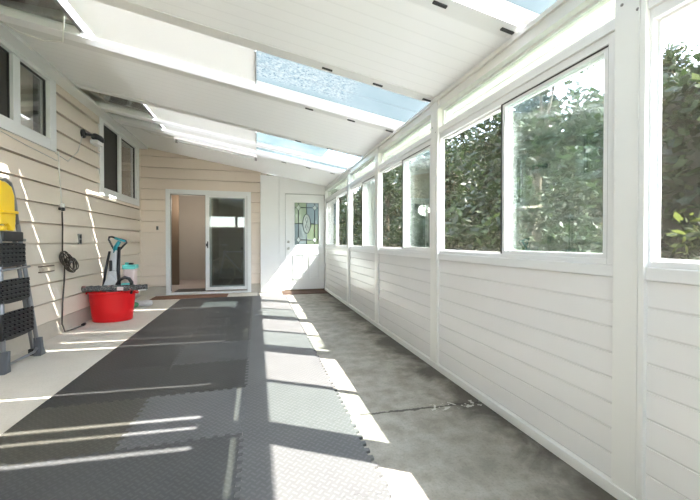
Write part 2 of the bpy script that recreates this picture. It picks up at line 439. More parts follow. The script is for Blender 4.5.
# ------------------------------------------------------------------ entry door (door_2)
ex0, ex1 = .586, 1.408
GX0, GX1, GZ0, GZ1 = .765, 1.300, .975, 1.885
db = MB()
for a, b, c, d in ((ex0, GX0, .03, 2.05), (GX1, ex1, .03, 2.05), (GX0, GX1, .03, GZ0), (GX0, GX1, GZ1, 2.05)):
    db.box(a, b, YB+.012, YB+.05, c, d)
d2 = struct(db.build('door_2', M['white_paint']))
gf = MB()
for a, b, c, d in ((GX0-.03, GX0+.008, GZ0-.03, GZ1+.03), (GX1-.008, GX1+.03, GZ0-.03, GZ1+.03), (GX0+.008, GX1-.008, GZ0-.03, GZ0+.008), (GX0+.008, GX1-.008, GZ1-.008, GZ1+.03)):
    gf.box(a, b, YB+.002, YB+.02, c, d)
dg = MB(); dg.box(.577, ex0, YB+.03, YB+.06, .03, 2.063); dg.box(ex1, 1.42, YB+.03, YB+.06, .03, 2.063); dg.box(ex0, ex1, YB+.03, YB+.06, 2.05, 2.063)
dg.build('weatherstrip', M['plate'], d2)
gf.build('glass_frame', M['white_paint'], d2, bevel=.003)
for a, b in ((.745, .975), (1.08, 1.31)):
    pm = MB()
    c, d = .25, .785
    for p, q, r, s_ in ((a, a+.018, c, d), (b-.018, b, c, d), (a+.018, b-.018, c, c+.018), (a+.018, b-.018, d-.018, d)):
        pm.box(p, q, YB-.010, YB+.012, r, s_)
    pm.box(a+.04, b-.04, YB+.006, YB+.012, c+.04, d-.04)
    pm.build('raised_panel', M['white_paint'], d2, bevel=.004)
kn = MB(); kn.lathe([(.030, 0), (.030, -.008), (.012, -.012), (.012, -.035), (.026, -.045), (.028, -.06), (.018, -.072), (.001, -.074)], (.645, YB+.012, .90), 20, axis='y')
kn.build('knob', M['brass'], d2)
MB().lathe([(.026, 0), (.026, -.016), (.010, -.018), (.010, -.028)], (.645, YB+.012, 1.04), 18, axis='y').build('deadbolt', M['brass'], d2)
hg = MB(); hg.box(1.408, 1.425, YB-.02, YB+.01, .24, .34); hg.box(1.408, 1.425, YB-.02, YB+.01, 1.78, 1.88)
hg.build('hinge', M['brass'], d2)
# leaded glass
gx, gz = (GX0+GX1)/2, (GZ0+GZ1)/2
gy = YB+.026
def quad(mb, a, b, c, d): mb.box(a, b, gy, gy+.004, c, d)
g1 = MB(); quad(g1, gx, GX1, gz, GZ1); quad(g1, GX0, gx, GZ0, gz); g1.build('blue_pane', M['pane_blue'], d2)
g2 = MB(); quad(g2, GX0, gx, gz, GZ1); quad(g2, gx, GX1, GZ0, gz); g2.build('green_pane', M['pane_green'], d2)
wp = MB()
def oval(n=28, k=1.): return [(gx+.082*k*math.cos(2*PI*i/n), gz+.205*k*math.sin(2*PI*i/n)) for i in range(n)]
wp.prism(oval(), 'y', gy-.006, gy-.001)
cs = [(gx+sx*.175, gz+sz*.345) for sx in (-1, 1) for sz in (-1, 1)]
for cx_, cz_ in cs: wp.prism([(cx_-.045, cz_), (cx_, cz_-.055), (cx_+.045, cz_), (cx_, cz_+.055)], 'y', gy-.006, gy-.001)
wp.build('bevelled_pane', M['pane_white'], d2)
cm = MB(); cy_ = gy-.008
def came(pts, r=.009, closed=False): cm.tube([(p[0], cy_, p[1]) for p in pts], r, 6, closed)
came(oval(), closed=True)
came([(gx-.04, gz-.10), (gx, gz-.02), (gx+.04, gz-.1)], .004); came([(gx, gz-.14), (gx-.03, gz-.05), (gx, gz+.02), (gx+.03, gz+.1), (gx, gz+.15), (gx-.03, gz+.1), (gx, gz+.02)], .004)
for cx_, cz_ in cs: came([(cx_-.045, cz_), (cx_, cz_-.055), (cx_+.045, cz_), (cx_, cz_+.055)], .005, True)
came([(gx, gz+.205), (gx, GZ1)]); came([(gx, gz-.205), (gx, GZ0)])
came([(GX0, gz), (gx-.082, gz)]); came([(gx+.082, gz), (GX1, gz)])
for sx in (-1, 1):
    X_ = gx+sx*.175
    came([(X_, gz-.29), (X_, gz+.29)]); 
    for sz in (-1, 1):
        came([(X_, gz+sz*.40), (X_, gz+sz*.455)]); came([(X_+sx*.045, gz+sz*.345), (gx+sx*.2675, gz+sz*.345)])
for sz in (-1, 1): came([(gx-.13, gz+sz*.345), (gx+.13, gz+sz*.345)])
came([(GX0+.01, GZ0+.01), (GX1-.01, GZ0+.01), (GX1-.01, GZ1-.01), (GX0+.01, GZ1-.01)], .008, True)
cm.build('lead_came', M['came'], d2)

# ------------------------------------------------------------------ right wall
PC = [-1.85, -.42, 1.033, 2.587, 4.02, 5.40, 7.385]   # post centres
HW = .06
kw = MB()    # grooved vinyl boards under the windows
def vboard(mb, y0, y1, za, zb, g=.006):
    xb = XR+.06
    mb.hexa([(XR+g,y0,za),(xb,y0,za),(xb,y1,za),(XR+g,y1,za),(XR,y0,za+g*1.4),(xb,y0,za+g*1.4),(xb,y1,za+g*1.4),(XR,y1,za+g*1.4)])
    mb.box(XR, xb, y0, y1, za+g*1.4, zb-.002); mb.box(XR+g*.9, xb, y0, y1, zb-.002, zb)
for i in range(len(PC)-1):
    a, b = PC[i]+HW, PC[i+1]-HW
    z = .05
    while z < .90: vboard(kw, a, b, z, min(z+.1065, .905)); z += .1065
wr = struct(kw.build('wall_right', M['vinyl']))
for p in PC:
    m = MB(); wide = p > 6.5
    a, b = (7.325 if wide else p-HW), (YB-.016 if wide else p+HW)
    m.box(XR-.016, XR+.042, a, b, 0, rz(XR)-.005)
    if not wide: m.box(XR-.020, XR-.016, a+.022, a+.027, .06, 2.12); m.box(XR-.019, XR-.016, a, a+.02, .06, 2.12)
    po = m.build('post', M['cream'], wr, bevel=.002)
    sc = MB()
    for zz in (2.0, 1.945, .035): sc.lathe([(.006, 0), (.006, -.004), (.002, -.005)], (XR-.016, p+(.03 if zz > 1.96 else -.03), zz), 8, axis='x')
    sc.build('screw', M['plate'], po)
for i in range(len(PC)-1):
    a, b = PC[i]+HW, PC[i+1]-HW
    MB().box(XR-.012, XR+.07, a, b, .902, .952).build('sill_trim', M['vinyl_frame'], wr, bevel=.004)
    MB().box(XR-.010, XR+.09, a, b, 1.925, 1.972).build('transom_rail', M['vinyl_frame'], wr, bevel=.003)
hb = MB(); hb.box(XR-.014, XR+.10, Y0, YB-.016, 2.128, 2.152); hb.box(XR-.004, XR+.10, Y0, YB-.016, 2.152, 2.195); hb.box(XR-.022, XR+.1, Y0, YB-.016, 2.195, rz(XR+.1)-.004)
hb.build('header_beam', M['cream'], wr)
struct(MB().box(XR-.024, XR+.055, Y0, YB-.03, 0, .0495).build('baseboard_right', M['cream'], bevel=.003))

def right_window(n, a, b, flip=False):
    """slider: single screen half and a doubled glass half, with the transom light over it"""
    za, zb = .952, 1.925
    fr = MB(); w = .04
    fr.box(XR+.002, XR+.085, a, a+w, za, zb); fr.box(XR+.002, XR+.038, b-.012, b, za, zb)
    fr.box(XR+.002, XR+.085, a+w, b-.012, za, za+.024); fr.box(XR+.002, XR+.085, a+w, b-.012, zb-.04, zb)
    o = struct(fr.build('window_%d' % n, M['vinyl_frame'], bevel=.002))
    c = (a+b)/2-.01
    g0, g1 = (a+w, c) if not flip else (c, b-.012)
    s0, s1 = (c+.002, b-.012) if not flip else (a+w, c)
    zc, zd = za+.024, zb-.04
    for dx in (.012, .045):
        sf = MB(); v = .026
        sf.box(XR+dx, XR+dx+.022, g0, g0+v, zc, zd); sf.box(XR+dx, XR+dx+.022, g1-v, g1, zc, zd)
        sf.box(XR+dx, XR+dx+.022, g0+v, g1-v, zc, zc+.020); sf.box(XR+dx, XR+dx+.022, g0+v, g1-v, zd-.020, zd)
        s_ = sf.build('sash', M['vinyl_frame'], o)
        MB().box(XR+dx+.009, XR+dx+.012, g0+v, g1-v, zc+.020, zd-.020).build('pane', M['glass'], s_)
    gm = MB(); e = c-.004 if not flip else c
    gm.box(XR+.006, XR+.012, e, e+.006, zc, zd); gm.box(XR+.008, XR+.0115, g0, g1, zd-.006, zd)
    gm.box(XR+.0085, XR+.0115, g0 if not flip else g1-.005, g0+.005 if not flip else g1, zc, zd)
    gm.build('gasket', M['dark_gasket'], o)
    sf = MB(); v = .010
    sf.box(XR+.026, XR+.034, s0, s0+v, zc, zd); sf.box(XR+.026, XR+.034, s1-v, s1, zc, zd)
    sf.box(XR+.026, XR+.034, s0+v, s1-v, zc, zc+v); sf.box(XR+.026, XR+.034, s0+v, s1-v, zd-v, zd)
    s_ = sf.build('screen_frame', M['vinyl_frame'], o)
    MB().box(XR+.030, XR+.031, s0+v, s1-v, zc+v, zd-v).build('insect_screen', M['screen'], s_)
    tf = MB(); za, zb = 1.972, 2.128; w = .014
    tf.box(XR+.03, XR+.06, a, a+w, za, zb); tf.box(XR+.03, XR+.06, b-w, b, za, zb); tf.box(XR+.03, XR+.06, a+w, b-w, za, za+w); tf.box(XR+.03, XR+.06, a+w, b-w, zb-w, zb)
    s_ = tf.build('transom_frame', M['vinyl_frame'], o)
    MB().box(XR+.043, XR+.046, a+w, b-w, za+w, zb-w).build('transom_pane', M['glass_thin'], s_)
for i in range(len(PC)-1):
    right_window(i+1, PC[i]+HW, PC[i+1]-HW, i == 5)

# near end wall, behind the camera: boards, two posts and a band of open windows
nw = MB(); nw.box(XL, XR+.1, Y0-.08, Y0, 0, 1.7); nw.box(XL, XR+.1, Y0-.08, Y0, 2.17, rz(XR+.1)-.01)
nw.hexa([(XL,Y0-.08,rz(XR+.1)-.01),(XR+.1,Y0-.08,rz(XR+.1)-.01),(XR+.1,Y0,rz(XR+.1)-.01),(XL,Y0,rz(XR+.1)-.01),(XL,Y0-.08,rz(XL)-.01),(XR+.1,Y0-.08,rz(XR+.1)-.009),(XR+.1,Y0,rz(XR+.1)-.009),(XL,Y0,rz(XL)-.01)])
nw = struct(nw.build('wall_front', M['vinyl']))
for x in (XL, -.95, .25, XR): MB().box(x, x+.1, Y0-.08, Y0+.01, 1.7, 2.17).build('post', M['cream'], nw)

# ------------------------------------------------------------------ left wall windows
def left_window(n, rect, panes):
    y0, y1, za, zb = rect
    fr = MB(); w = .115
    fr.box(XL-.06, XL+.03, y0, y0+w, za, zb); fr.box(XL-.06, XL+.03, y1-w, y1, za, zb)
    fr.box(XL-.06, XL+.03, y0+w, y1-w, za, za+w); fr.box(XL-.06, XL+.03, y0+w, y1-w, zb-.07, zb)
    o = struct(fr.build('window_%d' % n, M['vinyl_frame'], bevel=.003))
    (a, b), (c, d) = panes
    MB().box(XL-.05, XL+.015, b, c, za+w, zb-.07).build('mullion', M['vinyl_frame'], o, bevel=.002)
    gm = MB()
    for p, q in panes:
        for r in ((p, p+.012, za+w, zb-.07), (q-.012, q, za+w, zb-.07), (p+.012, q-.012, za+w, za+w+.012), (p+.012, q-.012, zb-.082, zb-.07)):
            gm.box(XL-.03, XL-.012, *r)
    gm.build('gasket', M['dark_gasket'], o)
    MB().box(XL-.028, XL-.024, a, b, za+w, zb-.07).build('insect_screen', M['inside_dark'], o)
    MB().box(XL-.028, XL-.024, c, d, za+w, zb-.07).build('pane', M['glass_left'], o)
    bl = MB()
    k = za+.2
    while k < zb-.05: bl.box(XL-.14, XL-.135, c+.02, c+(d-c)*.55, k, k+.02); k += .024
    bl.build('blind', M['wood'], o) if n == 7 else None
    if n == 7:
        MB().box(XL-.16, XL-.15, c+(d-c)*.5, d+.05, za+.05, zb).build('curtain', M['siding'], o)
left_window(7, LA, ((2.975, 3.84), (3.94, 4.395)))
left_window(8, LBW, ((5.725, 6.34), (6.44, 7.155)))
struct(MB().box(XL+.001, XL+.16, Y0, YB-.04, 2.80, rz(XL+.16)-.003).build('trim_6', M['white_paint']))

# ------------------------------------------------------------------ roof (ceiling)
XA, XE = XL+.001, 1.70          # house side and gutter side
def slab(mb, xa, xb, ya, yb, o0, o1):
    return mb.hexa([(xa,ya,rz(xa)+o0),(xb,ya,rz(xb)+o0),(xb,yb,rz(xb)+o0),(xa,yb,rz(xa)+o0),(xa,ya,rz(xa)+o1),(xb,ya,rz(xb)+o1),(xb,yb,rz(xb)+o1),(xa,yb,rz(xa)+o1)])
ceil = struct(slab(MB(), XA, XE, Y0-.3, .38, 0, .075).build('ceiling', M['roof_panel']))
for ya, yb in ((1.618, 2.700), (3.43, 4.695), (5.905, YB+.03)):
    p = slab(MB(), XA, XE, ya, yb, 0, .075).build('roof_panel', M['roof_panel'], ceil)
    fl_ = MB()
    for e, s_ in ((ya, 1), (yb, -1)):
        if e < 7: slab(fl_, XL+.17, XR-.03, min(e, e+s_*.11), max(e, e+s_*.11), -.005, -.0005)
    fl_.build('flange', M['white_paint'], p)
cl = [(1.672, x) for x in (.10, .52, .95, 1.376)]+[(2.655, x) for x in (.532, .949, 1.39)]+[(3.505, x) for x in (.516, .958, 1.386)]+[(4.655, x) for x in (.538, .971, 1.40)]+[(6.02, x) for x in (.45, .87, 1.30)]
for y, x in cl: slab(MB(), x-.04, x+.04, y-.010, y+.010, -.012, -.0052).build('roof_clip', M['dark_gasket'], ceil)
# white cross beams (rails) between the glazing and the panels
for ya, yb in ((.865, .965), (1.535, 1.580), (3.275, 3.40), (5.255, 5.395), (5.700, 5.880)):
    slab(MB(), XA, XE, ya, yb, -.02, .05).build('roof_beam', M['beam'], ceil)
# skylights: frosted sheets over the porch, clear at the overhang and by the house
def sheet(name, mat, xa, xb, ya, yb, o=.03): return slab(MB(), xa, xb, ya, yb, o, o+.006).build(name, mat, ceil)
sheet('skylight_sheet', M['frost'], -1.13, 1.50, .38, .77); sheet('skylight_sheet', M['frost'], -1.13, 1.50, .80, .865)
sheet('skylight_sheet', M['frost'], -1.13, 1.50, .995, 1.09); sheet('skylight_sheet', M['icy'], -1.13, 1.50, 1.12, 1.535)
sheet('skylight_sheet', M['icy'], .0, 1.50, 2.735, 2.985); sheet('skylight_sheet', M['icy'], .0, 1.50, 2.997, 3.275)
sheet('skylight_sheet', M['frost'], .0, .98, 4.735, 5.255); sheet('skylight_sheet', M['frost'], .0, 1.50, 5.395, 5.70)
for ya, yb in ((2.725, 3.275), (4.735, 5.255), (5.395, 5.70)):
    c = sheet('skylight_cover', M['roof_cover'], -1.27 if ya < 4 else -1.31, -.004, ya, yb, .012)
    MB().box(-.012, .0, ya, yb, rz(0)-.004, rz(0)+.03).build('cover_edge', M['alu'], c)
for ya, yb in ((.38, .865), (.965, 1.535), (2.70, 3.275), (4.695, 5.255), (5.395, 5.70)):
    sheet('clear_roof_pane', M['glass_roof'], 1.50, 1.66, ya, yb, .030)
    slab(MB(), 1.66, XE, ya, yb, 0, .06).build('edge_flashing', M['white_paint'], ceil)
    sheet('clear_roof_pane', M['glass_roof'], XA, -1.13, ya, yb, .030)
sheet('clear_roof_pane', M['glass_tint'], .98, 1.50, 4.735, 5.255)
gt = MB(); gt.box(XE, XE+.085, Y0-.3, YB+.03, rz(XE)-.008, rz(XE)+.085)
gt.build('gutter', M['white_paint'], ceil)
# eave of the house over the clear strips
ev = MB(); ya, yb = Y0-.3, YB+.2
ev.hexa([(XL-.02,ya,3.16),(-1.37,ya,2.86),(-1.37,yb,2.86),(XL-.02,yb,3.16),(XL-.02,ya,3.22),(-1.37,ya,2.92),(-1.37,yb,2.92),(XL-.02,yb,3.22)])
ev = struct(ev.build('trim_7', M['soffit']))
MB().box(-1.37, -1.34, ya, yb, 2.735, 3.14).build('fascia', M['plate'], ev)
y = .6
while y < 6.6:
    MB().hexa([(XL,y+.45,3.10),(-1.38,y,2.80),(-1.38,y+.05,2.80),(XL,y+.50,3.10),(XL,y+.45,3.16),(-1.38,y,2.862),(-1.38,y+.05,2.862),(XL,y+.50,3.16)]).build('rafter', M['white_paint'], ev); y += .33

# ------------------------------------------------------------------ rubber floor tiles
T = .61; TH = .012
def teeth(n=20, d=.022):
    """offsets along one edge of a tile: square tabs, shared by the neighbour"""
    out = []
    for i in range(n):
        a, b = i/n, (i+1)/n
        s_ = 1 if i % 2 else -1
        if i in (0, n-1): s_ = 0
        e = .006
        out += [(a+e*(s_ > 0)-e*(s_ < 0)*0, s_*d/2), (b-e*(s_ > 0), s_*d/2)]
    return out
def tile_outline(border=False):
    g = .0007; xl = -.03 if border else g
    tt = [(t, o) for t, o in teeth() if .01 < t < .99]
    P = [(xl, g)]+[(t*T, o+g) for t, o in tt]+[(T-g, g)]+[(T+o-g, t*T) for t, o in tt]+[(T-g, T-g)]+[(t*T, T+o-g) for t, o in reversed(tt)]+[(xl, T-g)]
    if not border: P += [(o+g, t*T) for t, o in reversed(tt)]
    Q = []
    for p in P:
        if not Q or (abs(p[0]-Q[-1][0])+abs(p[1]-Q[-1][1])) > 1e-5: Q.append(p)
    return Q
tile_mesh = {}
for k in ('tile_dark', 'tile_mid', 'tile_light', 'tile_sun', 'tile_olive'):
    o = MB().prism(tile_outline(), 'z', 0, TH).build('rubber_floor_tile', M[k])
    tile_mesh[k] = o.data; bpy.data.objects.remove(o)
    o = MB().prism(tile_outline(True), 'z', 0, TH).build('rubber_floor_tile', M[k]); tile_mesh[k+'_edge'] = o.data; bpy.data.objects.remove(o)
rowname = ['first', 'second', 'third', 'fourth', 'fifth', 'sixth', 'seventh', 'eighth', 'ninth', 'tenth']
look = {'tile_dark': 'dark grey', 'tile_mid': 'charcoal', 'tile_light': 'light grey', 'tile_sun': 'sun-brightened grey', 'tile_olive': 'dusty olive grey'}
for ci, (cname, cx0) in enumerate((('column beside the bare pale concrete', -1.30), ('middle column', -.69), ('column beside the sunlit concrete strip', -.08))):
    for r in range(10):
        y = 6.83-T*(r+1)
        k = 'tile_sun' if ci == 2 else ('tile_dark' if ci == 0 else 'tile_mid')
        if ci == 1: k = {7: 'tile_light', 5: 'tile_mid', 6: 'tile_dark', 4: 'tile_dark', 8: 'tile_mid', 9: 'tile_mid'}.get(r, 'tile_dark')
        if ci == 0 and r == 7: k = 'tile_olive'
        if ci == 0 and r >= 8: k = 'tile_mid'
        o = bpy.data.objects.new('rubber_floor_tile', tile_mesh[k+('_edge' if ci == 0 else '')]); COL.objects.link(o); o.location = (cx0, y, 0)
        tag(o, '%s interlocking rubber floor tile, %s from the back wall, %s' % (look[k], rowname[r], cname), 'floor tile', 'interlocking rubber floor tiles')

# ------------------------------------------------------------------ door mats
tag(MB().box(-1.86, -.55, 6.86, 7.28, 0, .010).build('doormat', M['doormat'], loc=(-1.2, 7.07, 0), bevel=.003),
    'thin reddish brown doormat in front of the sliding glass door', 'doormat')
tag(MB().box(.50, 1.40, 6.88, 7.34, 0, .012).build('doormat', M['doormat_dark'], loc=(.95, 7.1, 0), bevel=.003),
    'dark brown doormat at the foot of the white entry door', 'doormat')
tag(MB().box(-1.60, -.85, 7.56, 8.0, .03, .042).build('doormat', M['black'], loc=(-1.2, 7.8, .03), bevel=.003),
    'black mat inside the house just past the open sliding door', 'doormat')

# ------------------------------------------------------------------ red tub, carpet cleaner, rolled mat
tc = (-1.862, 5.27)
t = empty('plastic_tub', (*tc, 0), 'bright red oval plastic tub on the concrete by the siding wall', 'tub')
pr = [(.0, .0), (.222, .0), (.232, .012), (.250, .18), (.268, .36), (.272, .378), (.288, .384), (.290, .400), (.270, .402), (.262, .385), (.245, .18), (.226, .022), (.0, .020)]
MB().lathe(pr, (*tc, 0), 40, 1, .72, cap=False).build('body', M['red'], t)
for s_ in (-1, 1):
    hm = MB(); pts = [(tc[0]+s_*(.268+.03*math.sin(PI*i/8)), tc[1]-.075+.15*i/8, .385-.03*math.sin(PI*i/8)) for i in range(9)]
    hm.tube(pts, .011, 8); hm.build('handle', M['red'], t)
# upright carpet cleaner standing in the tub
vb = (-1.845, 5.27, .022)
v = empty('carpet_cleaner', vb, 'upright carpet cleaner with teal handle standing in the red tub', 'carpet cleaner')
MB().box(-1.99, -1.70, 5.20, 5.36, .022, .16).build('nozzle_base', M['dark_grey'], v, bevel=.03)
bd = MB()
bd.hexa([(-1.935,5.20,.14),(-1.765,5.20,.14),(-1.765,5.33,.14),(-1.935,5.33,.14),(-1.905,5.215,.66),(-1.80,5.215,.66),(-1.80,5.31,.66),(-1.905,5.31,.66)])
bd.hexa([(-1.905,5.215,.66),(-1.80,5.215,.66),(-1.80,5.31,.66),(-1.905,5.31,.66),(-1.865,5.235,.94),(-1.80,5.235,.94),(-1.80,5.29,.94),(-1.865,5.29,.94)])
bd.build('body', M['pale_grey'], v, bevel=.012)
ft = MB(); ft.hexa([(-1.955,5.17,.42),(-1.745,5.17,.44),(-1.745,5.21,.44),(-1.955,5.21,.42),(-1.90,5.19,.60),(-1.86,5.19,.62),(-1.86,5.215,.62),(-1.90,5.215,.60)])
ft.build('front_cover', M['pale_grey'], v, bevel=.01)
sd = MB()
sd.tube([(-1.955, 5.22, .45), (-1.925, 5.22, .66), (-1.88, 5.23, .92)], [.014, .018, .014], 8)
sd.tube([(-1.775, 5.24, .44), (-1.785, 5.24, .66), (-1.775, 5.25, .98)], [.022, .022, .018], 8)
sd.build('side_rail', M['black'], v)
MB().box(-1.875, -1.845, 5.19, 5.216, .66, .80).build('badge', M['black'], v, bevel=.006)
nk = MB(); nk.tube([(-1.835, 5.26, .90), (-1.815, 5.26, .98), (-1.775, 5.26, 1.05)], [.03, .026, .022], 10)
nk.build('neck', M['teal'], v)
hp = [(-1.835, 5.26, .93), (-1.868, 5.26, 1.0), (-1.90, 5.26, 1.075), (-1.893, 5.26, 1.11), (-1.86, 5.26, 1.112), (-1.79, 5.26, 1.085), (-1.70, 5.26, 1.06), (-1.69, 5.26, 1.035), (-1.735, 5.26, .985), (-1.78, 5.26, .93)]
MB().tube(hp, .0125, 8).build('handle_loop', M['black'], v)
MB().tube([(-1.83, 5.258, 1.095), (-1.77, 5.258, 1.074), (-1.705, 5.258, 1.055)], .0165, 8).build('grip', M['teal'], v)
hz = MB(); hz.tube([(-1.775, 5.17, .42), (-1.77, 5.16, .49), (-1.735, 5.15, .55), (-1.68, 5.15, .578), (-1.63, 5.15, .56), (-1.60, 5.15, .51), (-1.60, 5.16, .43), (-1.63, 5.2, .36)], .021, 10)
hz.build('hose', M['black'], v)
MB().box(-1.745, -1.605, 5.28, 5.41, .30, .685).build('water_tank', M['pink'], v, bevel=.02)
tl = MB(); tl.box(-1.755, -1.595, 5.27, 5.42, .675, .735); tl.box(-1.735, -1.69, 5.31, 5.36, .73, .765)
tl.build('tank_lid', M['turquoise'], v, bevel=.012)
MB().box(-1.685, -1.635, 5.30, 5.36, .73, .758).build('tank_cap', M['black'], v, bevel=.01)
MB().box(-1.73, -1.63, 5.165, 5.20, .43, .50).build('small_label', M['turquoise'], v, bevel=.01)
# rolled tufted mat on the front rim
rb = MB()
prof = []
for i in range(29):
    x = -.37+.74*i/28; prof.append((.037+.004*math.sin(i*2.1)+.003*random.random(), x))
rb.lathe([(.001, -.371)]+prof+[(.001, .371)], (-1.775, 5.095, .446), 18, axis='x')
rb_ = rb.build('rolled_mat', M['tufted'], loc=(-1.775, 5.095, .40))
tag(rb_, 'grey tufted rolled mat lying across the rim of the red tub', 'rolled mat')
MB().tube([(-2.150+.012, 5.095, .447), (-2.11, 5.095, .447)], .03, 12).build('end_cap', M['black'], rb_)
MB().box(-1.735, -1.665, 5.040, 5.054, .42, .465).build('paper_tag', M['pink'], rb_, bevel=.004)
MB().hexa([(-1.50,5.06,.405),(-1.40,5.04,.412),(-1.40,5.12,.412),(-1.50,5.13,.405),(-1.50,5.06,.418),(-1.41,5.05,.43),(-1.41,5.11,.43),(-1.50,5.13,.418)]).build('loose_cloth', M['white_paint'], rb_, bevel=.004)
# bundle on the floor
bn = empty('cloth_bundle', (-1.83, 6.22, 0), 'small grey and green bundle lying on the concrete behind the red tub', 'bundle')
MB().lathe([(.005, -.15), (.045, -.14), (.058, -.08), (.05, 0), (.058, .08), (.05, .14), (.01, .16)], (-1.80, 6.25, .05), 16, 1, .9, axis='x').build('cloth', M['pale_grey'], bn)
MB().lathe([(.01, -.06), (.045, -.05), (.05, 0), (.03, .05), (.01, .06)], (-1.88, 6.17, .045), 14, axis='x').build('green_end', plain('green_plastic', (.05,.22,.09), .4), bn)

# ------------------------------------------------------------------ step ladder leaning flat to the wall
L0 = Vector((-1.98, 3.58, 0))
ld = empty('step_ladder', L0, 'folded grey steel step ladder with black treads leaning at the siding wall', 'ladder')
def lx(z): return -1.945-.075*z
def ly(z, s_): return 3.63+s_*(.231-.097*z)
for s_ in (-1, 1):
    MB().tube([(lx(z), ly(z, s_), z) for z in (.06, .4, .8, 1.2)], .017, 8).build('front_rail', M['steel'], ld)
    MB().tube([(lx(z)-.055, 3.63+s_*(.255-.10*z), z) for z in (.05, .4, .8, 1.06)], .015, 8).build('rear_leg', M['steel'], ld)
    f = MB(); yy = ly(.06, s_)
    f.prism([(yy-.028-.02*(s_ < 0), .0), (yy+.028+.03*(s_ > 0), .0), (yy+.022, .07), (yy+.016-.01*s_, .17), (yy-.016-.01*s_, .17), (yy-.022, .07)], 'x', -1.975, -1.915)
    f.build('foot', M['dark_grey'], ld, bevel=.004)
    MB().box(-2.03, -1.985, 3.63+s_*.25-.025, 3.63+s_*.25+.025, 0, .06).build('rear_foot', M['rubber'], ld, bevel=.005)
    MB().prism([(3.63+s_*.165, .40), (3.63+s_*.215, .40), (3.63+s_*.18, .80), (3.63+s_*.14, .80)], 'x', lx(.6)-.02, lx(.6)-.014).build('side_gusset', M['steel'], ld)
MB().tube([(lx(.09), ly(.09, -1), .085), (lx(.06), ly(.06, -1)+.06, .05), (lx(.06), ly(.06, 1)-.06, .05), (lx(.09), ly(.09, 1), .085)], .012, 8).build('bottom_bar', M['steel'], ld)
MB().tube([(lx(.82)+.02, ly(.82, -1)-.02, .815), (lx(.82)+.02, ly(.82, 1)+.03, .825)], .010, 8).build('cross_bar', M['steel'], ld)
MB().tube([(lx(1.18), ly(1.18, 1), 1.18), (lx(1.35), ly(1.3, 1)-.004, 1.40), (lx(1.45), ly(1.3, 1)-.02, 1.50), (lx(1.5), ly(1.3, 1)-.04, 1.555), (lx(1.5), 3.63, 1.575),
           (lx(1.5), ly(1.3, -1)+.04, 1.555), (lx(1.45), ly(1.3, -1)+.02, 1.50), (lx(1.35), ly(1.3, -1)+.004, 1.40), (lx(1.18), ly(1.18, -1), 1.18)], .013, 10).build('top_hoop', M['steel'], ld)
MB().box(lx(1.07)-.03, lx(1.07)+.02, ly(1.07, 1)-.01, ly(1.07, 1)+.05, 1.05, 1.075).build('latch', M['plate'], ld, bevel=.004)
for z0_, z1_, hw in ((.255, .47, .20), (.55, .735, .185), (.85, 1.04, .175)):
    tr = MB(); zc = (z0_+z1_)/2; yc = 3.595; xf = lx(zc)+.022
    poly = [(yc-hw, z0_), (yc-hw*.4, z0_-.012), (yc+hw*.4, z0_-.012), (yc+hw, z0_), (yc+hw, z1_-.008), (yc+hw*.5, z1_), (yc-hw*.5, z1_), (yc-hw, z1_-.008)]
    tr.prism(poly, 'x', xf-.03, xf)
    tr.build('tread', M['black'], ld, bevel=.004)
    rb2 = MB(); k = z0_+.012
    while k < z1_-.02:
        rb2.box(xf, xf+.008, yc-hw*.95, yc+hw*.95, k, k+.010)
        for q in range(7):
            y_ = yc-hw*.85+hw*1.7*q/6; rb2.box(xf, xf+.012, y_-.007, y_+.007, k+.012, k+.026)
        k += .036
    rb2.build('tread_ribs', M['black'], ld)
MB().box(lx(1.08)-.015, lx(1.08)+.03, 3.50, 3.755, 1.05, 1.135).build('top_step', M['black'], ld, bevel=.01)
# yellow tray in front of the hoop
xt = lx(1.3)+.016
yt = empty('yellow_tray', (xt, 3.53, 1.14), 'yellow plastic tray hung on the hoop at the top of the step ladder', 'tray')
ty = MB(); ty.prism([(3.47, 1.30), (3.655, 1.30), (3.65, 1.44), (3.62, 1.51), (3.55, 1.54), (3.48, 1.545)], 'x', xt, xt+.035)
ty.build('tray_panel', M['yellow'], yt, bevel=.012)
MB().box(xt, xt+.055, 3.47, 3.665, 1.285, 1.308).build('rim', M['yellow'], yt, bevel=.006)
MB().prism([(3.47, 1.285), (3.655, 1.285), (3.645, 1.155), (3.625, 1.138), (3.60, 1.142), (3.585, 1.17), (3.55, 1.20), (3.53, 1.19), (3.47, 1.19)], 'x', xt, xt+.04).build('skirt', M['yellow'], yt, bevel=.008)
MB().box(xt+.005, xt+.05, 3.47, 3.53, 1.138, 1.18).build('spout', M['yellow'], yt, bevel=.012)
MB().box(xt-.012, xt, 3.52, 3.60, 1.38, 1.42).build('hook', M['yellow'], yt)
ld.location.y -= .045; yt.location.y -= .06

# ------------------------------------------------------------------ things on the left wall
WX = XL+.014
fl = empty('wall_light', (WX, 5.23, 2.39), 'black outdoor floodlight with white sensor on the siding between windows', 'light')
MB().lathe([(.001, 0), (.055, 0), (.055, .02), (.035, .03), (.001, .031)], (WX, 5.13, 2.42), 18, axis='x').build('mount', M['black'], fl)
MB().tube([(WX+.02, 5.13, 2.42), (WX+.09, 5.16, 2.415), (WX+.11, 5.22, 2.41)], .018, 8).build('arm', M['black'], fl)
MB().lathe([(.015, -.10), (.045, -.06), (.055, .06), (.05, .11), (.001, .112)], (WX+.10, 5.28, 2.415), 16, axis='y').build('lamp_head', M['black'], fl)
sn = MB(); sn.box(WX+.05, WX+.14, 5.20, 5.38, 2.32, 2.375); sn.box(WX+.09, WX+.12, 5.33, 5.36, 2.25, 2.32)
sn.build('white_sensor', M['white_paint'], fl, bevel=.01)
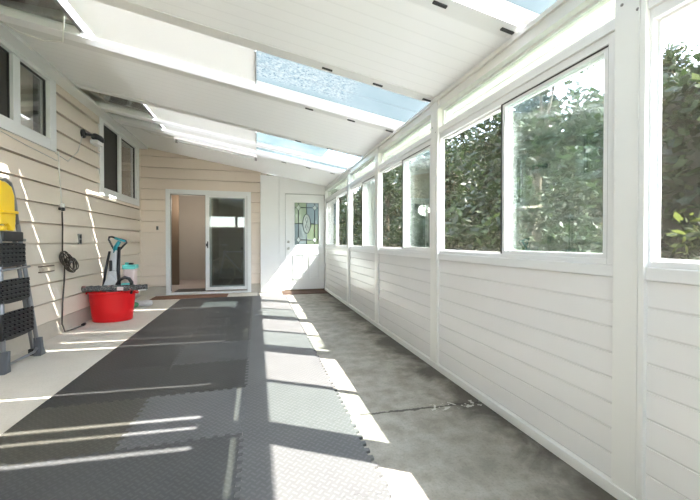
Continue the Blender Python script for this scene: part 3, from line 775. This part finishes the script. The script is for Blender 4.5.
# conduit cord, plug and extension cord
cw = MB(); cw.tube([(WX+.006, 4.56, 2.05), (WX+.006, 4.575, 1.8), (WX+.008, 4.60, 1.60), (WX+.010, 4.605, 1.48)], .006, 6)
tag(cw.build('power_cord', M['cord_white'], loc=(WX, 4.58, 1.48)), 'white cord running down the siding from the corner window to the plug', 'cord')
tag(MB().tube([(WX+.005, 4.50, 2.02), (WX+.012, 4.75, 1.985), (WX+.006, 5.0, 2.16), (WX+.012, 5.10, 2.38)], .0035, 6).build('thin_cable', M['alu'], loc=(WX, 4.8, 2.1)), 'thin grey cable sagging from the window corner to the wall light', 'cable')
tag(MB().tube([(WX, 3.5, 2.02), (WX+.004, 4.0, 1.975), (WX+.002, 4.55, 1.945)], .0035, 6).build('thin_cable', M['alu'], loc=(WX, 4.0, 2.0)), 'thin grey cable sagging just below the near window on the siding', 'cable')
pg = empty('plug_adapter', (WX, 4.61, 1.44), 'white and black plug adapter joining two cords on the siding', 'plug')
MB().box(WX, WX+.035, 4.592, 4.630, 1.435, 1.480).build('white_body', M['white_paint'], pg, bevel=.008)
MB().box(WX+.004, WX+.04, 4.598, 4.628, 1.395, 1.434).box(WX+.004, WX+.03, 4.545, 4.59, 1.40, 1.43).build('black_end', M['black'], pg, bevel=.008)
ec = MB(); ec.tube([(WX+.012, 4.615, 1.39), (WX+.014, 4.62, 1.2), (WX+.014, 4.61, .95), (WX+.02, 4.645, .82), (WX+.02, 4.63, .6), (WX+.016, 4.60, .35), (WX+.016, 4.585, .12), (WX+.03, 4.61, .03), (WX+.04, 4.80, .012), (WX+.05, 4.98, .012)], .0075, 8)
ecb = ec.build('extension_cord', M['cord'], loc=(WX, 4.62, 0)); tag(ecb, 'dark extension cord hanging down the siding to the concrete floor', 'cord')
MB().tube([(WX+.05, 4.975, .018), (WX+.05, 5.035, .020)], .017, 10).build('cord_end', M['black'], ecb)
co = MB()
for k in range(9):
    a = random.uniform(-.35, .35); r1, r2 = random.uniform(.055, .085), random.uniform(.085, .135); cy, cz = (4.56, .855) if k % 2 else (4.69, .785)
    ring = []
    for i in range(20):
        q = 2*PI*i/20; yy, zz = r2*math.cos(q), r1*math.sin(q)
        th = -.5+a; ring.append((WX+.04+.006*k, cy+yy*math.cos(th)-zz*math.sin(th), cz+yy*math.sin(th)+zz*math.cos(th)))
    co.tube(ring, .006, 6, True)
cb = co.build('coiled_cord', M['cord'], loc=(WX, 4.65, .81)); tag(cb, 'figure eight coil of dark cord tied at the hanging cord', 'cord')
MB().tube([(WX+.002, 4.65, .82), (WX+.09, 4.65, .815)], .012, 8).build('tie', M['plate'], cb)
ou = empty('wall_outlet', (WX, 5.03, 1.08), 'small grey electrical outlet on the siding wall above the coiled cord', 'outlet')
MB().box(WX-.004, WX+.012, 4.99, 5.07, 1.015, 1.145).build('cover_plate', M['plate'], ou, bevel=.003)
for zz in (1.05, 1.11): MB().box(WX+.012, WX+.016, 5.01, 5.05, zz-.02, zz+.02).build('socket', M['black'], ou)
wbk = MB().box(WX-.006, WX+.03, 4.21, 4.43, .74, .785).build('wooden_cleat', M['wood'], loc=(WX, 4.32, .76), bevel=.004)
MB().box(WX-.006, WX+.016, 4.195, 4.445, .728, .739).box(WX-.006, WX+.016, 4.195, 4.445, .786, .797).build('brown_edge', M['brown_wood'], wbk)
tag(wbk, 'small pale wooden cleat screwed to the siding behind the ladder', 'cleat')
bo = empty('outdoor_outlet', (-1.845, YB-.014, 1.31), 'tiny dark outlet on the back wall left of the sliding door', 'outlet')
MB().box(-1.865, -1.825, YB-.024, YB-.006, 1.27, 1.345).build('cover_plate', M['plate'], bo)
MB().box(-1.858, -1.832, YB-.030, YB-.024, 1.28, 1.302).box(-1.858, -1.832, YB-.030, YB-.024, 1.312, 1.335).build('socket', M['black'], bo)

# ------------------------------------------------------------------ fluorescent strip under the roof
def rr(x, o): return rz(x)+o
ft_ = empty('strip_light', (-.62, 5.97, rz(-.62)), 'long white fluorescent strip light under the roof near the back wall', 'light')
slab(MB(), -1.24, .005, 5.935, 6.005, -.050, -.006).build('housing', M['white_paint'], ft_, bevel=.004)
MB().tube([(-1.20, 5.97, rr(-1.20, -.068)), (-.03, 5.97, rr(-.03, -.068))], .016, 12).build('tube', M['white_paint'], ft_)
for x in (-1.22, -.015): slab(MB(), x-.018, x+.018, 5.945, 5.995, -.095, -.048).build('tube_holder', M['plate'], ft_)
sc = MB().tube([(-1.24, 5.97, rr(-1.24, -.03)), (-1.38, 5.95, rr(-1.38, -.055)), (-1.55, 5.93, rr(-1.55, -.05)), (-1.72, 5.92, rr(-1.72, -.012))], .006, 6).build('light_cord', M['cord_white'], loc=(-1.5, 5.95, rz(-1.5)))
tag(sc, 'white cord slung under the roof to the strip light', 'cord')
wc = MB().tube([(-1.98, 3.40, rr(-1.98, -.02)), (-1.86, 3.43, rr(-1.86, -.06)), (-1.70, 3.43, rr(-1.70, -.075)), (-1.55, 3.40, rr(-1.55, -.05)), (-1.38, 3.05, rr(-1.38, -.006))], .006, 6).build('roof_cable', M['cord_white'], loc=(-1.7, 3.4, rz(-1.7)))
tag(wc, 'white cable looped under the roof beam above the near window', 'cable')

# ------------------------------------------------------------------ bicycle inside, seen through the sliding door glass
bk = empty('bicycle', (-.62, 8.3, .03), 'dim bicycle standing inside behind the sliding door glass', 'bicycle')
def ringpts(c, r, n=28): return [(c[0]+r*math.cos(2*PI*i/n)*.95, c[1]+r*math.cos(2*PI*i/n)*.3, c[2]+r*math.sin(2*PI*i/n)) for i in range(n)]
cream_t = M['wood']
for cx_, cy2 in ((-.78, 8.15), (.0-.02, 8.42)):
    w = MB().tube(ringpts((cx_, cy2, .36), .31), .018, 8, True).build('wheel', cream_t, bk)
    sp = MB()
    for i in range(10):
        q = 2*PI*i/10; sp.tube([(cx_, cy2, .36), (cx_+.29*math.cos(q)*.95, cy2+.29*math.cos(q)*.3, .36+.29*math.sin(q))], .002, 4)
    sp.build('spokes', M['alu'], w)
fm = MB(); fm.tube([(-.78, 8.15, .36), (-.70, 8.18, .86)], .016, 8); fm.tube([(-.71, 8.18, .80), (-.36, 8.30, .36), (-.02, 8.42, .36)], .016, 8); fm.tube([(-.71, 8.18, .82), (-.24, 8.33, .82), (-.36, 8.30, .36)], .016, 8)
fm.tube([(-.24, 8.33, .78), (-.02, 8.42, .36)], .012, 8); fm.build('bike_frame', M['pale_grey'], bk)
MB().tube([(-.80, 8.45, .98), (-.72, 8.2, .98), (-.70, 8.18, .92), (-.72, 8.2, .98), (-.62, 7.92, .98)], .013, 8).build('handlebar', M['pale_grey'], bk)
MB().box(-.36, -.10, 8.28, 8.40, .86, .92).build('saddle', M['black'], bk, bevel=.02)
MB().tube([(-.24, 8.33, .80), (-.24, 8.33, .88)], .014, 8).build('seat_post', M['alu'], bk)
io = MB().box(-2.15, -2.14, 8.05, 8.13, .36, .48).build('wall_outlet', M['black'], loc=(-2.145, 8.09, .42)); tag(io, 'black outlet low on the wall inside the open sliding door', 'outlet')

# ------------------------------------------------------------------ trees outside the right hand windows
def tree_meshes(h, r, n, seed, size):
    rnd = random.Random(seed); lf = MB()
    cl = []
    for i in range(60):
        z = rnd.uniform(.05, 1.)*h; k = math.sin(min(1, z/h*.95+.2)*PI*.93)**.6
        a = rnd.uniform(0, 2*PI); q = rnd.uniform(.1, .95)*r*k
        cl.append((q*math.cos(a), q*math.sin(a), z, rnd.uniform(.28, .6)*r*.55))
    for i in range(n):
        cx_, cy2, cz, cr = rnd.choice(cl)
        d = Vector((rnd.gauss(0,1), rnd.gauss(0,1), rnd.gauss(0,.8))).normalized()*cr*rnd.random()**.4
        p = Vector((cx_, cy2, cz))+d
        if p.z < .03: p.z = .03+rnd.random()*.2
        s_ = size*rnd.uniform(.6, 1.3)
        u = Vector((rnd.gauss(0,1), rnd.gauss(0,1), rnd.gauss(0,.6))).normalized(); w = u.orthogonal().normalized(); w.rotate(Quaternion(u, rnd.uniform(0, 6.28)))
        lf.add([p-u*s_, p-u*s_*.2+w*s_*.42, p+u*s_, p-u*s_*.2-w*s_*.42], [(0,1,2,3)])
    tk = MB(); tk.tube([(0,0,-.08), (.04,.02,h*.3), (-.03,.05,h*.6), (.02,0,h*.85)], [.10,.08,.05,.02], 8)
    for i in range(9):
        c = cl[i*3]; z = c[2]*.6; tk.tube([(0,0,z), (c[0]*.5, c[1]*.5, z+(c[2]-z)*.6), c[:3]], [.035,.025,.01], 6)
    return lf, tk
kinds = [(tree_meshes(5.4, 1.8, 13000, 3, .085), 'leaf', 'dark green'), (tree_meshes(5.0, 1.8, 13000, 5, .08), 'leaf_y', 'yellow green'), (tree_meshes(5.2, 1.8, 13000, 9, .085), 'leaf', 'deep green')]
proto = []
for (lf, tk), mk, nm in kinds:
    a = lf.build('foliage', M[mk], fixn=False).data; b = tk.build('trunk', M['bark']).data
    proto.append((a, b, nm))
for o in [o for o in COL.objects if o.name.split('.')[0] in ('foliage', 'trunk')]: bpy.data.objects.remove(o)
spots = [(4.9, 1.2, 1, .94), (4.7, 4.9, 0, .87), (5.1, 8.6, 2, .92), (4.8, 12.4, 0, .9), (5.0, 16.3, 2, .92), (4.8, 20.2, 0, .92), (5.0, 24.2, 2, .95),
         (10.8, 2.4, 2, 1.15), (10.8, 6.9, 0, 1.12), (10.8, 11.6, 2, 1.2), (11., 16.6, 0, 1.2), (10.8, 22., 2, 1.3), (.9, 12.4, 1, .9), (1.5, 29.5, 2, 1.1)]
ordn = ['nearest', 'second', 'third', 'fourth', 'fifth', 'sixth', 'farthest']
for i, (x, y, k, sc_) in enumerate(spots):
    a, b, nm = proto[k]
    if i < 7: lab = '%s leafy tree, %s in the front row outside the right hand windows' % (nm, ordn[i])
    elif i < 12: lab = '%s leafy tree, %s in the row behind, outside the right hand windows' % (nm, ['nearest', 'second', 'third', 'fourth', 'farthest'][i-7])
    else: lab = ['yellow green tree outside beyond the leaded glass entry door', 'deep green tree closing the view at the far end of the garden'][i-12]
    r = empty('garden_tree', (x, y, -.06), lab, 'tree', 'trees outside the windows'); r.rotation_euler.z = i*1.7; r.scale = (sc_, sc_, sc_)
    for nme, d in (('foliage', a), ('trunk', b)):
        q = bpy.data.objects.new(nme, d); COL.objects.link(q); q.parent = r

# clipped hedge along the garden boundary
rnd = random.Random(21)
for i in range(6):
    hm = MB()
    for k in range(8500 if i == 0 else 0):
        p = Vector((rnd.uniform(-.5, .5), rnd.uniform(-2.7, 2.7), rnd.uniform(.03, 4.3)))
        s_ = rnd.uniform(.08, .16)
        u = Vector((rnd.gauss(0,1), rnd.gauss(0,1), rnd.gauss(0,.6))).normalized(); w_ = u.orthogonal().normalized(); w_.rotate(Quaternion(u, rnd.uniform(0, 6.28)))
        hm.add([p-u*s_, p+w_*s_*.5, p+u*s_, p-w_*s_*.5], [(0,1,2,3)])
    if i == 0: ho = hm.build('foliage', M['leaf'], fixn=False); hme = ho.data; bpy.data.objects.remove(ho)
    if i == 0: ho = MB().box(-.22, .22, -2.6, 2.6, 0, 3.9).build('twig_core', plain('hedge_twigs', (.02,.022,.012), .9, var=.3)); hco = ho.data; bpy.data.objects.remove(ho)
    r = empty('hedge', (7.75, -.6+5.78*i, -.06), 'tall dark green hedge behind the garden trees, %s stretch outside the right hand windows' % ['nearest', 'second', 'third', 'fourth', 'fifth', 'farthest'][i], 'hedge', 'hedge along the garden boundary')
    q = bpy.data.objects.new('foliage', hme); COL.objects.link(q); q.parent = r
    q = bpy.data.objects.new('twig_core', hco); COL.objects.link(q); q.parent = r

# ------------------------------------------------------------------ light
sd_ = Vector((-1, .61, -1.27)).normalized()
sl = bpy.data.lights.new('sun', 'SUN'); sl.energy = 7.7; sl.angle = math.radians(.53); sl.color = (1, .958, .90)
so = bpy.data.objects.new('sun', sl); COL.objects.link(so); so.rotation_euler = sd_.to_track_quat('-Z', 'Y').to_euler(); so.location = (8, -5, 12)
il = bpy.data.lights.new('inside_fill', 'POINT'); il.energy = 5.5; il.shadow_soft_size = .15; il.color = (1, .95, .88)  # added fill light, brightens the room behind the sliding door
io_ = bpy.data.objects.new('inside_fill', il); COL.objects.link(io_); io_.location = (-1.5, 8.6, 1.9)
w = bpy.data.worlds.new('sky'); scn.world = w; w.use_nodes = True; nt = w.node_tree; nt.nodes.clear()
sk = nt.nodes.new('ShaderNodeTexSky'); sk.sky_type = 'NISHITA'; sk.sun_disc = False
sk.sun_elevation = math.radians(47); sk.sun_rotation = math.atan2(1, -.61); sk.dust_density = .6; sk.air_density = 1.0
bg = nt.nodes.new('ShaderNodeBackground'); bg.inputs[1].default_value = .50
ow = nt.nodes.new('ShaderNodeOutputWorld'); hs = nt.nodes.new('ShaderNodeHueSaturation'); hs.inputs['Saturation'].default_value = .6; nt.links.new(sk.outputs[0], hs.inputs['Color']); nt.links.new(hs.outputs[0], bg.inputs[0]); nt.links.new(bg.outputs[0], ow.inputs[0])

# ------------------------------------------------------------------ camera
cd = bpy.data.cameras.new('camera'); cam = bpy.data.objects.new('camera', cd); COL.objects.link(cam)
cd.sensor_fit = 'HORIZONTAL'; cd.sensor_width = 36; cd.lens = 345/700*36
cd.shift_x = 0; cd.shift_y = -(250-245.1)/700
cam.location = (0, 0, 1.05); cam.rotation_euler = (math.radians(90-.6), 0, -math.radians(15.1))
cd.clip_start = .02; scn.camera = cam

scn.view_settings.view_transform = 'Standard'; scn.view_settings.look = 'None'
scn.view_settings.gamma = 1; scn.view_settings.use_curve_mapping = False
scn.view_settings.exposure = 2.53
try:
    scn.cycles.max_bounces = 14; scn.cycles.transparent_max_bounces = 24; scn.cycles.diffuse_bounces = 8; scn.cycles.transmission_bounces = 12
    scn.cycles.use_denoising = True
except Exception: pass
